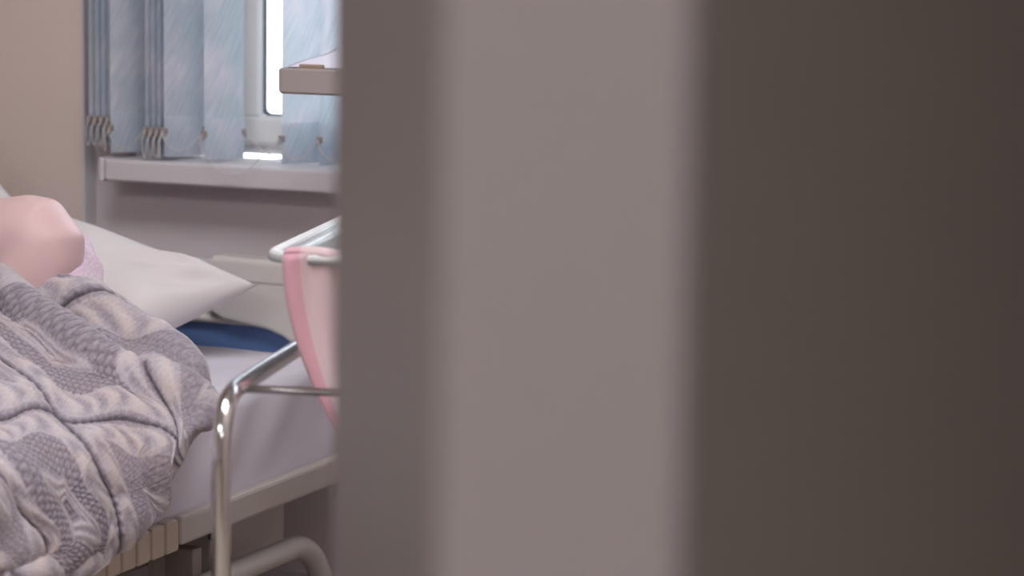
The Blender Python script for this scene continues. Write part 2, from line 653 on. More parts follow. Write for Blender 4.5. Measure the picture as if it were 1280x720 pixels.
def slat(x0, y0, dx, dy, zb, w=.089, bow=.004):
    """front edge at x0,y0 ; runs along (dx,dy) by w; slightly bowed"""
    d = Vector((dx, dy, 0)).normalized()
    nrm = Vector((d.y, -d.x, 0))
    nn = 9
    zs = [zb, zb + .006, zb + .076, zb + .08, 1.2, 1.6, 2.0, 2.24]
    P = np.zeros((len(zs), nn, 3))
    for i, z in enumerate(zs):
        for j in range(nn):
            s = j / (nn - 1)
            off = bow * 4 * s * (1 - s)
            p = Vector((x0, y0, 0)) + d * (w * s) + nrm * off
            P[i, j] = (p.x, p.y, z)
    P2 = P.copy()
    P2 -= np.array(nrm) * .0006
    o = gridmesh('slat', P, MT['slat'], vb)
    uvmap(o, x0)
    # bottom weight pocket: folded-up hem in front of the slat
    Q = np.zeros((4, nn, 3))
    for i, z in enumerate((zb - .001, zb + .002, zb + .074, zb + .077)):
        for j in range(nn):
            s = j / (nn - 1)
            off = bow * 4 * s * (1 - s)
            p = Vector((x0, y0, 0)) + d * (w * s) + nrm * (off + (.0018 if 0 < i < 3 else .0004))
            Q[i, j] = (p.x, p.y, z)
    pk = gridmesh('hem_pocket', Q, MT['slat'], o)
    uvmap(pk, x0 + .03)
    pk.matrix_parent_inverse = Matrix.Identity(4)
    pk.parent = o
    pk.matrix_parent_inverse = o.matrix_parent_inverse.inverted() @ o.matrix_parent_inverse if False else Matrix.Identity(4)
    # clips at both lower corners
    e0 = Vector((x0, y0, zb + .048))
    e1 = Vector((x0, y0, zb + .05)) + d * w
    for e, sgn in ((e0, -1), (e1, 1)):
        bm = bmesh.new()
        q = Matrix.Translation(e) @ Matrix.Rotation(math.atan2(d.y, d.x), 4, 'Z')
        box(bm, (-.005, -.005, -.006), (.005, .005, .006), .0015, 1, q)
        box(bm, (sgn * .003 - .003, -.003, -.012), (sgn * .003 + .003, .003, -.005), .001, 1, q)
        c = link('clip', bm, MT['clip'], None)
        c.parent = o
    return o, e0 - d * .004, e1 + d * .004


def chain(a, b, sag, skew=.5, fwd=0.0, step=.0054, r=.0021):
    a, b = Vector(a), Vector(b)
    pts = []
    N = 200
    for i in range(N + 1):
        t = i / N
        p = a.lerp(b, t)
        u = (t / skew) * .5 if t < skew else .5 + (t - skew) / (1 - skew) * .5
        p.z -= sag * (1 - (2 * u - 1) ** 2)
        p.y -= fwd * min(1, 2.6 * (1 - (2 * u - 1) ** 2))
        pts.append(p)
    bm = bmesh.new()
    acc = 0
    ico = []
    last = pts[0]
    beads = [last]
    for p in pts[1:]:
        acc += (p - last).length
        last = p
        if acc >= step:
            beads.append(p)
            acc = 0
    for p in beads:
        bmesh.ops.create_icosphere(bm, subdivisions=1, radius=r, matrix=Matrix.Translation(p))
    tube(bm, pts[::6] + [pts[-1]], .0005, 4)
    return link('bead_chain', bm, MT['bead'], vb, True)


# stacked slats at the far left, then open slats (front x, front y)
fronts = []
D1 = (.48, .877)
DP = (-.12, .99)
for k in range(4):
    fronts.append((-2.757 + .0125 * k, 4.272 + .003 * k, DP, .905, 1))
fronts.append((-2.710, 4.275, (.42, .907), .889, 0))
for k in range(4):
    fronts.append((-2.625 + .0115 * k, 4.266 + .003 * k, DP, .888, 1))
fronts.append((-2.588, 4.275, (.47, .88), .887, 0))
fronts.append((-2.497, 4.270, D1, .886, 0))
fronts.append((-2.328, 4.270, D1, .885, 0))
fronts.append((-2.250, 4.275, (.30, .954), .885, 0))
for k in range(5):
    fronts.append((-2.165 + .09 * k, 4.272, D1, .886, 0))
prev = None
for i, (x, y, d, z, pk) in enumerate(fronts):
    o, e0, e1 = slat(x, y, d[0], d[1], z)
    if i == 0:
        o['label'] = 'slat bunched at the left end of the blind'
    if prev is not None:
        gap = (Vector(e0) - Vector(prev[0])).length
        sag = .052 if gap < .03 else max(.012, .5 * math.sqrt(max(0, .118 ** 2 - gap ** 2)) * .8 + .004)
        if abs(gap - .169) < .02: sag = .072
        chain(prev[0], e0, sag, .5, .036 if sag > .07 else .012)
        if gap > .03:
            chain(prev[1], e1, min(.05, sag))
        else:
            chain(prev[1], e1, .05)
    prev = (e0, e1)

# ------------------------------------------------------------------ hospital bed
BX1, BX0 = -2.08, -3.02
bed = thing('hospital_bed', (-2.55, 3.05, 0))
tag(bed, 'cream steel hospital bed with blue headboard panel under the window', 'bed')
# long side rails (cream beams)
def rail(x0, x1):
    bm = bmesh.new()
    box(bm, (x0, 3.487, .336), (x1, 4.07, .384), .006, 2)
    link('side_beam', bm, MT['bed_metal'], bed)
    bm = bmesh.new()
    box(bm, (x0, 2.1, .336), (x1, 3.0, .384), .006, 2)
    link('side_beam', bm, MT['bed_metal'], bed)


rail(BX1 - .04, BX1)
rail(BX0, BX0 + .04)
# ribbed beige blocks in the middle of the beam
y = 3.475
proto = None
for k in range(11):
    for x0 in (BX1 - .045, BX0 - .002):
        if proto is None:
            bm = bmesh.new()
            box(bm, (0, -.038, -.026), (.047, 0, .026), .005, 2)
            o = link('rib_block', bm, MT['beige_block'], bed)
            o.matrix_parent_inverse = Matrix.Translation(-Vector(bed.location))
            proto = o
        else:
            o = proto.copy()
            COL.objects.link(o)
        o.location = (x0, y, .357)
    y -= .043
# mattress deck
boxo('deck', (BX0 + .045, 2.12, .352), (BX1 - .046, 4.06, .378), MT['bed_metal'], bed, .004)
# chassis
for x in (-2.27, -2.83):
    boxo('chassis_beam', (x - .03, 2.2, .25), (x + .03, 4.0, .335), MT['dark_metal'], bed, .006)
for yy in (2.4, 3.72):
    boxo('cross_member', (-2.80, yy, .265), (-2.30, yy + .06, .325), MT['dark_metal'], bed, .006)
boxo('bracket', (-2.225, 3.70, .215), (-2.15, 3.775, .333), MT['bed_metal'], bed, .006)
boxo('bracket', (-2.225, 3.80, .245), (-2.17, 3.86, .305), MT['bed_metal'], bed, .004)
boxo('mounting_plate', (-2.24, 3.64, .16), (-2.225, 4.095, .334), MT['bed_metal'], bed, .003)
for yy, zz in ((3.70, .30), (3.74, .272), (3.76, .235)):
    tubeo('bolt', [(-2.152, yy, zz), (-2.142, yy, zz)], .007, MT['black'], bed, 10)
# folded-down side rail of thick white tube
for x, sg in ((-2.12, 1), (-2.98, -1)):
    pts = fillet([(x, 2.45, .10), (x, 2.55, .235), (x, 3.99, .235), (x, 4.09, .09), (x, 4.09, .07), (x, 2.5, .07)], .07, 8)
    tubeo('side_guard', pts, .0205, MT['bed_plastic'], bed, 18)
    for yy in (2.9, 3.6):
        boxo('guard_arm', (x - .012 - .05 * sg, yy, .10), (x - .012 + .005, yy + .03, .30), MT['dark_metal'], bed, .003)
# legs and casters
for x in (-2.30, -2.80):
    for yy in (2.35, 3.85):
        lg = boxo('leg', (x - .02, yy - .02, .11), (x + .02, yy + .02, .26), MT['dark_metal'], bed, .004)
        bm = bmesh.new()
        tube(bm, [(x - .017, yy, .055), (x + .017, yy, .055)], .055, 20)
        c = link('caster_wheel', bm, MT['black'], None, False)
        c.parent = lg
        c.matrix_parent_inverse = Matrix.Identity(4)
# headboard
HY = 4.10
hb = thing('headboard', (-2.55, HY, .30))
hb.parent = bed
hb.matrix_parent_inverse = Matrix.Translation(-Vector(bed.location))


def hpart(name, bm, m, smooth=False):
    o = link(name, bm, m, None, smooth)
    o.parent = hb
    o.matrix_parent_inverse = Matrix.Translation(-Vector(hb.location))
    return o


bm = bmesh.new()
box(bm, (-3.0, HY, .60), (-2.12, HY + .03, .716), .01, 3)
hpart('upper_panel', bm, mat('cool grey bed panel', (188, 186, 190), .5))
bm = bmesh.new()
tube(bm, [(-3.0, HY + .0, .607), (-2.12, HY + .0, .607)], .009, 12)
hpart('cross_rail', bm, MT['bed_plastic'], True)
bm = bmesh.new()
box(bm, (-2.99, HY + .008, .40), (-2.13, HY + .022, .602), .002, 1)
hpart('inset_panel', bm, MT['blue'])
# moulded grips at both top corners, curved underside
def grip(sgn):
    bm = bmesh.new()
    xi = -2.388 if sgn > 0 else -2.732
    xo = -2.07 if sgn > 0 else -3.05
    prof = [(xi + sgn * .02, .727), (xi + sgn * .004, .718), (xi, .70), (xi + sgn * .005, .66)]
    prof += [(xi + sgn * .01, .622), (xi + sgn * .04, .608)]
    for k in range(9):
        a = k / 8 * pi / 2
        prof.append((xi + sgn * (.10 + .17 * sin(a)), .60 - .19 * (1 - cos(a))))
    prof += [(xi + sgn * .27, .30), (xo, .30), (xo, .70), (xo - sgn * .012, .722)]
    f = [bm.verts.new((x, HY - .022, z)) for x, z in prof]
    b = [bm.verts.new((x, HY + .032, z)) for x, z in prof]
    bm.faces.new(f if sgn < 0 else f[::-1])
    bm.faces.new(b[::-1] if sgn < 0 else b)
    n = len(f)
    for i in range(n):
        bm.faces.new((f[i], f[(i + 1) % n], b[(i + 1) % n], b[i]))
    bmesh.ops.recalc_face_normals(bm, faces=bm.faces)
    es = [e for e in bm.edges if abs(e.verts[0].co.y - e.verts[1].co.y) < 1e-5]
    bmesh.ops.bevel(bm, geom=es, offset=.010, segments=4, affect='EDGES', profile=.5, clamp_overlap=True)
    hpart('moulded_grip', bm, MT['bed_plastic'])
    bm = bmesh.new()
    box(bm, (min(xi, xo) + .03, HY - .0236, .683), (max(xi, xo) - .03, HY - .0216, .687), 0)
    hpart('grip_groove', bm, MT['bed_metal'])


grip(1)
grip(-1)
# footboard (out of the picture)
fb = boxo('footboard', (-2.98, 2.03, .34), (-2.12, 2.06, .78), MT['bed_plastic'], bed, .02, 4)

# ------------------------------------------------------------------ mattress with sheet
def sheet_mattress():
    nx, ny = 70, 150
    # cross-section ring swept along y (rounded rect), with soft wrinkles on the flank
    x0, x1, z0, z1, rr = -2.995, -2.098, .388, .560, .035
    ring = []
    def arc(cx, cz, a0, a1, n):
        for k in range(n + 1):
            a = radians(a0 + (a1 - a0) * k / n)
            ring.append((cx + rr * cos(a), cz + rr * sin(a)))
    arc(x1 - rr * .5, z0 + rr * .5, -90, 0, 3)
    for k in range(1, 12): ring.append((x1 + rr * .5, z0 + rr + (z1 - z0 - 2 * rr) * k / 12))
    arc(x1 - rr, z1 - rr, 0, 90, 6)
    for k in range(1, 40): ring.append((x1 - rr + (x0 - x1 + 2 * rr) * k / 40, z1))
    arc(x0 + rr, z1 - rr, 90, 180, 6)
    ring.append((x0, (z0 + z1) / 2))
    arc(x0 + rr, z0 + rr, 180, 270, 4)
    ring = [(min(x, x1), z) for x, z in ring]
    ring.append(ring[0])
    ys = np.concatenate([[2.1, 2.1, 2.105], np.linspace(2.12, 4.06, 200), [4.075, 4.082, 4.082]])
    P = np.zeros((len(ys), len(ring), 3))
    cx, cz = (x0 + x1) / 2, (z0 + z1) / 2
    for i, yv in enumerate(ys):
        s = 1.0
        if i == 0 or i == len(ys) - 1: s = 0.0
        elif i in (1, len(ys) - 2): s = .96
        elif i in (2, len(ys) - 3): s = .985
        for j, (x, z) in enumerate(ring):
            dx = dz = 0
            if x > x1 - .01 and z < z1 - .02:      # flank folds of the tucked sheet
                t = (z1 - z) / (z1 - z0)
                dx = .006 * sin(yv * 23 + 3 * t) * sin(yv * 9.7 + 1) * sin(pi * min(1, t)) + .005 * sin(yv * 41 + t * 5) * t * (1 - t) * 2
            elif z > z1 - .002:
                dz = .002 * sin(yv * 14 + x * 9) + .0015 * sin(yv * 33 - x * 21)
            P[i, j] = (cx + (x - cx) * s + dx, yv, cz + (z - cz) * s + dz)
    return gridmesh('mattress', P, MT['sheet'])


tag(sheet_mattress(), 'mattress in a smooth white fitted sheet on the hospital bed', 'mattress')

# ------------------------------------------------------------------ pillows
def pillow(name, A, B, C, D, th, up, label, wr, seed, puff=.42):
    """corners A,B,C,D; inflated along up"""
    n = 60
    u = np.linspace(-1, 1, n)
    uu, vv = np.meshgrid(u, u)
    A, B, C, D = [np.array(p, float) for p in (A, B, C, D)]
    # concave sides between the pointed corners
    k = .055
    pu = uu * (1 - k * (1 - vv ** 2) * 1.0)
    pv = vv * (1 - k * (1 - uu ** 2) * 1.0)
    s, t = (pu + 1) / 2, (pv + 1) / 2
    mid = (A * ((1 - s) * (1 - t))[..., None] + B * (s * (1 - t))[..., None] + C * (s * t)[..., None] + D * ((1 - s) * t)[..., None])
    up = np.array(up, float)
    up /= np.linalg.norm(up)
    h = th * (np.clip((1 - uu ** 2) * (1 - vv ** 2), 0, 1)) ** puff
    r = np.random.default_rng(seed)
    wv = np.zeros_like(h)
    for q in range(7):
        a = r.uniform(0, pi)
        fx, fy = 7 * cos(a), 7 * sin(a)
        wv += np.sin(uu * fx + vv * fy + r.uniform(0, 6)) * r.uniform(.3, 1)
    # creases radiating from the corners
    for cx, cy in ((-1, -1), (1, -1), (1, 1), (-1, 1)):
        ang_ = np.arctan2(vv - cy, uu - cx)
        rad = np.hypot(uu - cx, vv - cy)
        wv += 3.2 * np.sin(ang_ * 11 + cx * 2 + cy) * np.exp(-((rad - .45) / .35) ** 2)
    edge = np.clip((1 - uu ** 2) * (1 - vv ** 2) * 6, 0, 1)
    top = mid + up * (h * .75 + wr * wv * edge)[..., None]
    bot = mid - up * (h * .75)[..., None]
    for A_ in (top, bot):
        A_[..., 2] = np.maximum(A_[..., 2], .565)
    o = closed_sheet(name, top, bot, MT['pillow'])
    tag(o, label, 'pillow', 'white pillows at the head of the bed')
    return o


pillow('pillow', (-2.215, 3.975, .694), (-2.76, 4.03, .805), (-2.90, 3.66, .615), (-2.37, 3.68, .585), .100, (.05, -.55, .83),
       'white pillow leaning on headboard, its pointed corner beside the grey quilt', .0034, 3)
pillow('pillow', (-2.70, 4.00, .775), (-3.0, 4.05, 1.05), (-3.24, 3.86, .84), (-2.93, 3.72, .66), .075, (.25, -.85, .55),
       'white pillow standing behind the bare shoulder, higher than the other', .002, 5)

# ------------------------------------------------------------------ person
pr = thing('person', (-2.5, 3.2, .56))
tag(pr, 'person lying on one side in a pink floral top with a bare upper arm', 'person')


def limb_mesh(name, chains, m, vox=.006):
    """tapered capsules along the chains, fused into one skin by a voxel remesh"""
    bm = bmesh.new()
    for ch in chains:
        if len(ch) > 2:
            cp, _ = catmull(np.array([tuple(p) + (r,) for p, r in ch]), 5 * (len(ch) - 1) + 1, 0)
        else:
            cp = np.array([tuple(p) + (r,) for p, r in ch])
        for q in (cp[0], cp[-1]):
            bmesh.ops.create_uvsphere(bm, u_segments=18, v_segments=10, radius=q[3], matrix=Matrix.Translation(Vector(q[:3])))
        tube(bm, [Vector(q[:3]) for q in cp], [float(q[3]) for q in cp], 18)
    me = bpy.data.meshes.new(name)
    bm.to_mesh(me)
    bm.free()
    o = bpy.data.objects.new(name, me)
    COL.objects.link(o)
    md = o.modifiers.new('fuse', 'REMESH')
    md.mode = 'VOXEL'
    md.voxel_size = vox
    ms = o.modifiers.new('soft', 'SMOOTH')
    ms.factor = .5
    ms.iterations = 16
    dg = bpy.context.evaluated_depsgraph_get()
    me2 = bpy.data.meshes.new_from_object(o.evaluated_get(dg))
    bpy.data.objects.remove(o)
    me2.name = name
    for p in me2.polygons: p.use_smooth = True
    me2.materials.clear()
    me2.materials.append(m)
    o = bpy.data.objects.new(name, me2)
    COL.objects.link(o)
    o.parent = pr
    o.matrix_parent_inverse = Matrix.Translation(-Vector(pr.location))
    return o


pel = (-2.60, 2.96, .675)
wai = (-2.56, 3.20, .665)
che = (-2.530, 3.40, .635)
upc = (-2.455, 3.565, .675)
shU = (-2.408, 3.585, .797)
nb = (-2.60, 3.640, .765)
nk = (-2.70, 3.665, .815)
hd0 = (-2.80, 3.68, .860)
hd1 = (-2.90, 3.685, .890)
elb = (-2.72, 3.540, .785)
wri = (-2.86, 3.36, .655)
hand = (-2.885, 3.29, .625)
body = [
    [(pel, .115), (wai, .085), (che, .078), (upc, .082)],
    [(upc, .080), (shU, .074), ((-2.49, 3.578, .796), .072), ((-2.60, 3.575, .796), .061), (elb, .045), ((-2.78, 3.46, .725), .038), (wri, .027), (hand, .03)],
    [(upc, .082), (nb, .062), (nk, .054), (hd0, .082), (hd1, .085)],
    [(hd0, .082), ((-2.865, 3.585, .845), .02)],
    [(nb, .062), ((-2.66, 3.56, .66), .055), ((-2.78, 3.45, .605), .04), ((-2.84, 3.25, .592), .026), ((-2.85, 3.18, .59), .028)],
    [(pel, .115), ((-2.74, 2.72, .70), .085), ((-2.86, 2.62, .69), .062), ((-2.72, 2.42, .655), .05), ((-2.60, 2.27, .64), .034), ((-2.70, 2.20, .63), .028)],
    [(pel, .115), ((-2.68, 2.70, .645), .075), ((-2.80, 2.50, .625), .055), ((-2.64, 2.36, .61), .045), ((-2.50, 2.24, .60), .032), ((-2.59, 2.17, .60), .026)],
]
# fingers on both hands: unequal, gently bent
def fingers(h, d, side, dn):
    d, side, dn = Vector(d).normalized(), Vector(side).normalized(), Vector(dn)
    h = Vector(h)
    hr = .03
    for k, L in enumerate((.062, .072, .068, .054)):
        b = h + d * .028 + side * (.027 - .018 * k)
        p1 = b + d * L * .45 + dn * .006
        p2 = p1 + d * L * .35 + dn * .014
        p3 = p2 + d * L * .2 + dn * .016
        body.append([(tuple(h), hr), (tuple(b), .011), (tuple(p1), .009), (tuple(p2), .0085), (tuple(p3), .007)])
    b = h + side * .03 - d * .012
    p1 = b + side * .018 + d * .022
    p2 = p1 + side * .006 + d * .024 + dn * .008
    body.append([(tuple(h), hr), (tuple(b), .013), (tuple(p1), .011), (tuple(p2), .009)])


body_fix = []
fingers(hand, (-.3, -.9, -.2), (1, -.3, .1), (0, 0, -1))
fingers((-2.85, 3.18, .59), (-.1, -1, 0), (1, -.1, 0), (0, 0, -.4))
limb_mesh('body', body, MT['skin'])
# face details and hair (the head lies on the pillows outside the frame)
for q in ((-2.835, 3.604, .895), (-2.875, 3.602, .842)):
    bm = bmesh.new()
    bmesh.ops.create_uvsphere(bm, u_segments=12, v_segments=6, radius=.011, matrix=Matrix.Translation(q))
    link('eye', bm, MT['eye'], pr, True)
bm = bmesh.new()
bmesh.ops.create_uvsphere(bm, u_segments=24, v_segments=14, radius=.104, matrix=Matrix.Translation((-2.885, 3.72, .888)))
for v in bm.verts:
    p = v.co
    k = 1 + .02 * sin(p.x * 130) * sin(p.z * 90)
    v.co = Vector((-2.885, 3.72, .888)) + (p - Vector((-2.885, 3.72, .888))) * k
link('hair', bm, MT['hair'], pr, True)


# pink sleeveless top: loft around the torso, open at the arm
def top_loft():
    rows = [  # centre, radius along back normal, radius along z-ish, axis
        (Vector((-2.600, 3.10, .655)), .110, .090),
        (Vector((-2.580, 3.22, .640)), .100, .080),
        (Vector((-2.540, 3.36, .630)), .100, .078),
        (Vector((-2.490, 3.47, .630)), .106, .078),
        (Vector((-2.425, 3.550, .655)), .108, .077),
        (Vector((-2.408, 3.640, .730)), .076, .098),
        (Vector((-2.43, 3.685, .755)), .055, .070),
    ]
    n = 48
    P = []
    for i, (c, rx, rz) in enumerate(rows):
        a = rows[max(0, i - 1)][0]
        b = rows[min(len(rows) - 1, i + 1)][0]
        t = (b - a).normalized()
        s = t.cross(Vector((0, 0, 1))).normalized()
        up = s.cross(t)
        ring = []
        for k in range(n + 1):
            th = 2 * pi * k / n
            rf = 1 + .012 * sin(th * 7 + i * 1.3) + .008 * sin(th * 13 - i)
            p = c + s * rx * rf * cos(th) + up * rz * rf * sin(th)
            ring.append(p)
        P.append(ring)
    P = np.array(P)
    P, _ = catmull(P, 40, 0)
    th = np.linspace(0, 2 * pi, n + 1)[None, :]
    rr = np.linspace(0, 1, 40)[:, None]
    N = normals(P)
    w_ = .003 * np.sin(rr * 60 + th * 3) + .002 * np.sin(rr * 34 - th * 5)
    return P + N * w_[..., None]


o = gridmesh('top', top_loft(), MT['floral'], pr)
o['label'] = 'pink and white floral sleeveless top'

# ------------------------------------------------------------------ quilt
CP = [
    [(-3.06, 3.42, .42), (-2.95, 3.45, .60), (-2.75, 3.52, .70), (-2.60, 3.575, .738), (-2.503, 3.592, .750), (-2.397, 3.58, .754), (-2.293, 3.565, .722), (-2.206, 3.55, .690), (-2.125, 3.535, .664), (-2.065, 3.50, .635), (-2.015, 3.46, .595)],
    [(-3.07, 3.30, .42), (-2.93, 3.35, .64), (-2.66, 3.40, .775), (-2.50, 3.43, .735), (-2.406, 3.46, .684), (-2.323, 3.45, .675), (-2.24, 3.44, .659), (-2.160, 3.43, .642), (-2.085, 3.42, .622), (-2.025, 3.41, .594), (-1.982, 3.385, .558)],
    [(-3.07, 3.10, .42), (-2.93, 3.15, .66), (-2.62, 3.20, .83), (-2.40, 3.24, .71), (-2.276, 3.27, 0.63), (-2.216, 3.28, 0.621), (-2.158, 3.29, 0.605), (-2.099, 3.3, 0.59), (-2.035, 3.3, 0.577), (-1.99, 3.298, 0.558), (-1.957, 3.285, 0.532)],
    [(-3.07, 2.92, .42), (-2.95, 2.95, .66), (-2.60, 2.98, .85), (-2.23, 2.995, .605), (-2.12, 3.044, 0.56), (-2.095, 3.078, 0.541), (-2.07, 3.112, 0.525), (-2.05, 3.156, 0.509), (-2.03, 3.2, 0.488), (-2.015, 3.243, 0.466), (-2.0, 3.269, 0.441)],
    [(-3.07, 2.70, .42), (-2.97, 2.73, .70), (-2.62, 2.78, .84), (-2.125, 2.90, .585), (-2.078, 2.965, 0.465), (-2.068, 3.012, 0.429), (-2.062, 3.046, 0.413), (-2.056, 3.072, 0.399), (-2.052, 3.094, 0.390), (-2.050, 3.112, 0.384), (-2.048, 3.13, 0.378)],
    [(-3.07, 2.45, .42), (-2.97, 2.50, .73), (-2.55, 2.52, .70), (-2.11, 2.55, .59), (-2.070, 2.58, .52), (-2.062, 2.60, .48), (-2.056, 2.62, .46), (-2.053, 2.64, .44), (-2.051, 2.66, .42), (-2.050, 2.68, .405), (-2.048, 2.70, .385)],
    [(-3.07, 2.12, .42), (-2.95, 2.13, .60), (-2.60, 2.13, .68), (-2.11, 2.13, .59), (-2.070, 2.14, .52), (-2.062, 2.15, .48), (-2.056, 2.16, .46), (-2.053, 2.17, .44), (-2.051, 2.18, .42), (-2.050, 2.19, .405), (-2.048, 2.20, .385)],
]


def build_quilt():
    C = np.array(CP)
    P, rt = catmull(C, 440, 0)
    P, ct = catmull(P, 360, 1)
    def blur(X, k):
        for ax in (0, 1):
            E_ = np.pad(X, [(k, k) if i == ax else (0, 0) for i in range(3)], mode='reflect', reflect_type='odd')
            c_ = np.cumsum(E_, axis=ax)
            c_ = np.concatenate([np.zeros_like(np.take(c_, [0], ax)), c_], ax)
            n_ = X.shape[ax]
            X = (np.take(c_, range(2 * k + 1, 2 * k + 1 + n_), ax) - np.take(c_, range(0, n_), ax)) / (2 * k + 1)
        return X
    P = blur(blur(P, 9), 9)
    cc, rr = np.meshgrid(ct, rt)
    N = normals(P)
    if N[200, 200, 2] < 0: N = -N

    def seg_d(poly, ws=2.0):
        d = np.full(cc.shape, 9.0)
        for (c0, r0), (c1, r1) in zip(poly, poly[1:]):
            vx, vy = c1 - c0, (r1 - r0) * ws
            wx, wy = cc - c0, (rr - r0) * ws
            t = np.clip((wx * vx + wy * vy) / (vx * vx + vy * vy + 1e-9), 0, 1)
            d = np.minimum(d, np.hypot(wx - t * vx, wy - t * vy))
        return d
    folds = np.zeros(cc.shape)
    # deep valley beside the shoulder fold, ridges on both sides, softer creases
    folds -= .056 * np.exp(-(seg_d([(4.5, .42), (5.1, .62), (5.8, .86), (6.4, 1.02), (7.2, 1.06)]) / .32) ** 2) * np.clip(rr / .55, 0, 1)
    folds += .042 * np.exp(-(seg_d([(3.2, .5), (4.2, .66), (5.1, 1.04), (5.8, 1.32), (6.5, 1.52), (7.5, 1.58), (9.6, 1.35)]) / .40) ** 2)
    folds += .026 * np.exp(-(seg_d([(6.0, .35), (7.4, .45), (8.8, .55)]) / .40) ** 2)
    folds -= .012 * np.exp(-(seg_d([(8.0, 1.05), (9.0, .95), (10, 1.1)]) / .22) ** 2)
    folds += .014 * np.exp(-(seg_d([(7.2, 2.1), (8.6, 2.3), (9.6, 2.7)]) / .5) ** 2)
    folds += .007 * np.exp(-(seg_d([(3.6, 3.0), (4.6, 3.4), (6.2, 3.75), (7.5, 4.0)]) / .4) ** 2)
    folds -= .006 * np.exp(-(seg_d([(3.6, 2.6), (5.0, 3.0), (6.6, 3.15)]) / .5) ** 2)
    folds += .006 * np.sin(cc * 2.1 + rr * 3.3) * np.sin(rr * 4.1 - cc)
    P = P + N * folds[..., None]
    # ---- knitted relief
    Uc, Vr = cc * .070, rr * .135
    a = (Vr + .18 * Uc - .402) / .27
    b = (Vr - .60 * Uc - .090) / .21
    wob = np.sin(cc * 3.1 + rr * 1.7) * .02 + np.sin(cc * 1.3 - rr * 4.3) * .02
    a, b = a + wob, b - wob * .8
    ia, ib = np.floor(a), np.floor(b)
    p, q = a - ia - .5, b - ib - .5
    # seams lie on |p|,|q| = 0.5
    D = np.maximum(np.abs(p), np.abs(q))
    along = np.where(np.abs(p) > np.abs(q), q, p)
    knit = np.full(cc.shape, .45)
    hgt = np.zeros(cc.shape)
    # cable band
    m1 = (D > .345) & (D < .47)
    tb = (D - .345) / .125
    cab = np.sin((along * 34) + np.sin(tb * pi) * 2.6) * np.sin(tb * pi)
    hgt += np.where(m1, .0020 * cab + .0018 * np.sin(tb * pi), 0)
    knit = np.where(m1, .63 + .20 * cab, knit)
    # bobble band (honeycomb of rounded stitches)
    m2 = (D > .19) & (D <= .345)
    plain = (ia + ib) % 2 != 0
    sx, sy = (Uc * .9 + .2 * Vr) / .0125, (Vr * 1.05) / .0090
    row = np.floor(sy)
    fx = sx + .5 * (row % 2)
    bx, by = fx - np.floor(fx) - .5, sy - row - .5
    bob = np.clip(1 - (bx * 2) ** 2 * .9 - (by * 2) ** 2 * .9, 0, 1) ** .7
    hgt += np.where(m2, np.where(plain, .0007, .0021) * bob - .0006, 0)
    knit = np.where(m2, np.where(plain, .34 + .10 * bob, .22 + .24 * bob), knit)
    # smooth ribbed centre
    m3 = D <= .19
    rib = np.sin(D * 130)
    hgt += np.where(m3, .0010 * rib + .001, 0)
    knit = np.where(m3, .60 + .10 * rib - .35 * (D < .07), knit)
    # seam groove with a rope on either side
    sd = (.5 - D)
    hgt += -.0045 * np.exp(-(sd / .010) ** 2)
    knit = knit - .50 * np.exp(-(sd / .011) ** 2)
    rope = np.sin(along * 95) * np.exp(-((sd - .022) / .012) ** 2)
    hgt += .0016 * rope
    # plain small stitches everywhere
    st = np.sin(cc * .070 / .0042 * pi) * np.sin(rr * .135 / .0048 * pi)
    hgt += .0006 * st
    knit = knit + .05 * st
    # quilted padding, borders rolled to nothing
    NN = normals(P)
    if NN[200, 200, 2] < 0: NN = -NN
    e = np.minimum(np.minimum(cc, ct[-1] - cc), np.minimum(rr, rt[-1] - rr) * 1.6)
    roll = np.sqrt(np.clip(1 - (1 - np.clip(e / .28, 0, 1)) ** 2, 0, 1))
    up = np.clip(D, 0, 1)
    top = P + NN * ((.020 * roll + .006 * (1 - (2 * np.minimum(1, np.maximum(0, D))) ** 4) + hgt) * np.clip(e / .06, 0, 1))[..., None]
    bot = P - NN * (.012 * roll)[..., None]
    # keep the underside above the mattress top
    return closed_sheet('quilt', top, bot, MT['quilt'], None, np.clip(knit, 0, 1), 'knit')


tag(build_quilt(), 'thick lilac grey quilt with cable knit pattern over the person on the bed', 'quilt')

# ------------------------------------------------------------------ bassinet trolley, tub, towel
bt = thing('bassinet_trolley', (-1.60, 3.3, 0))
tag(bt, 'chrome tube baby trolley frame beside the bed', 'trolley')
LD = Vector((-.2588, .9659, 0))       # long direction
SD = Vector((.9659, .2588, 0))        # to the right
O0 = Vector((-1.659, 2.880, 0))       # near-left post
TZ, LT, WT, TR = .708, 1.00, .47, .0128
for s in (0, 1):
    b = O0 + SD * WT * s
    e = b + LD * LT
    pts = fillet([b + Vector((0, 0, .14)), b + Vector((0, 0, TZ)), e + Vector((0, 0, TZ)), e + Vector((0, 0, .14))], .085, 9)
    tubeo('hoop', pts, TR, MT['chrome'], bt, 20)
    tubeo('base_tube', [b - LD * .03 + Vector((0, 0, .14)), e + LD * .03 + Vector((0, 0, .14))], .015, MT['chrome'], bt, 16)
for f in (.10, .90):
    a = O0 + LD * f
    tubeo('crossbar', [a + Vector((0, 0, TZ - .004)), a + SD * WT + Vector((0, 0, TZ - .004))], .0055, MT['chrome'], bt, 12)
for f in (0, LT):
    a = O0 + LD * f
    tubeo('crossbar', [a + Vector((0, 0, .145)), a + SD * WT + Vector((0, 0, .145))], .012, MT['chrome'], bt, 14)
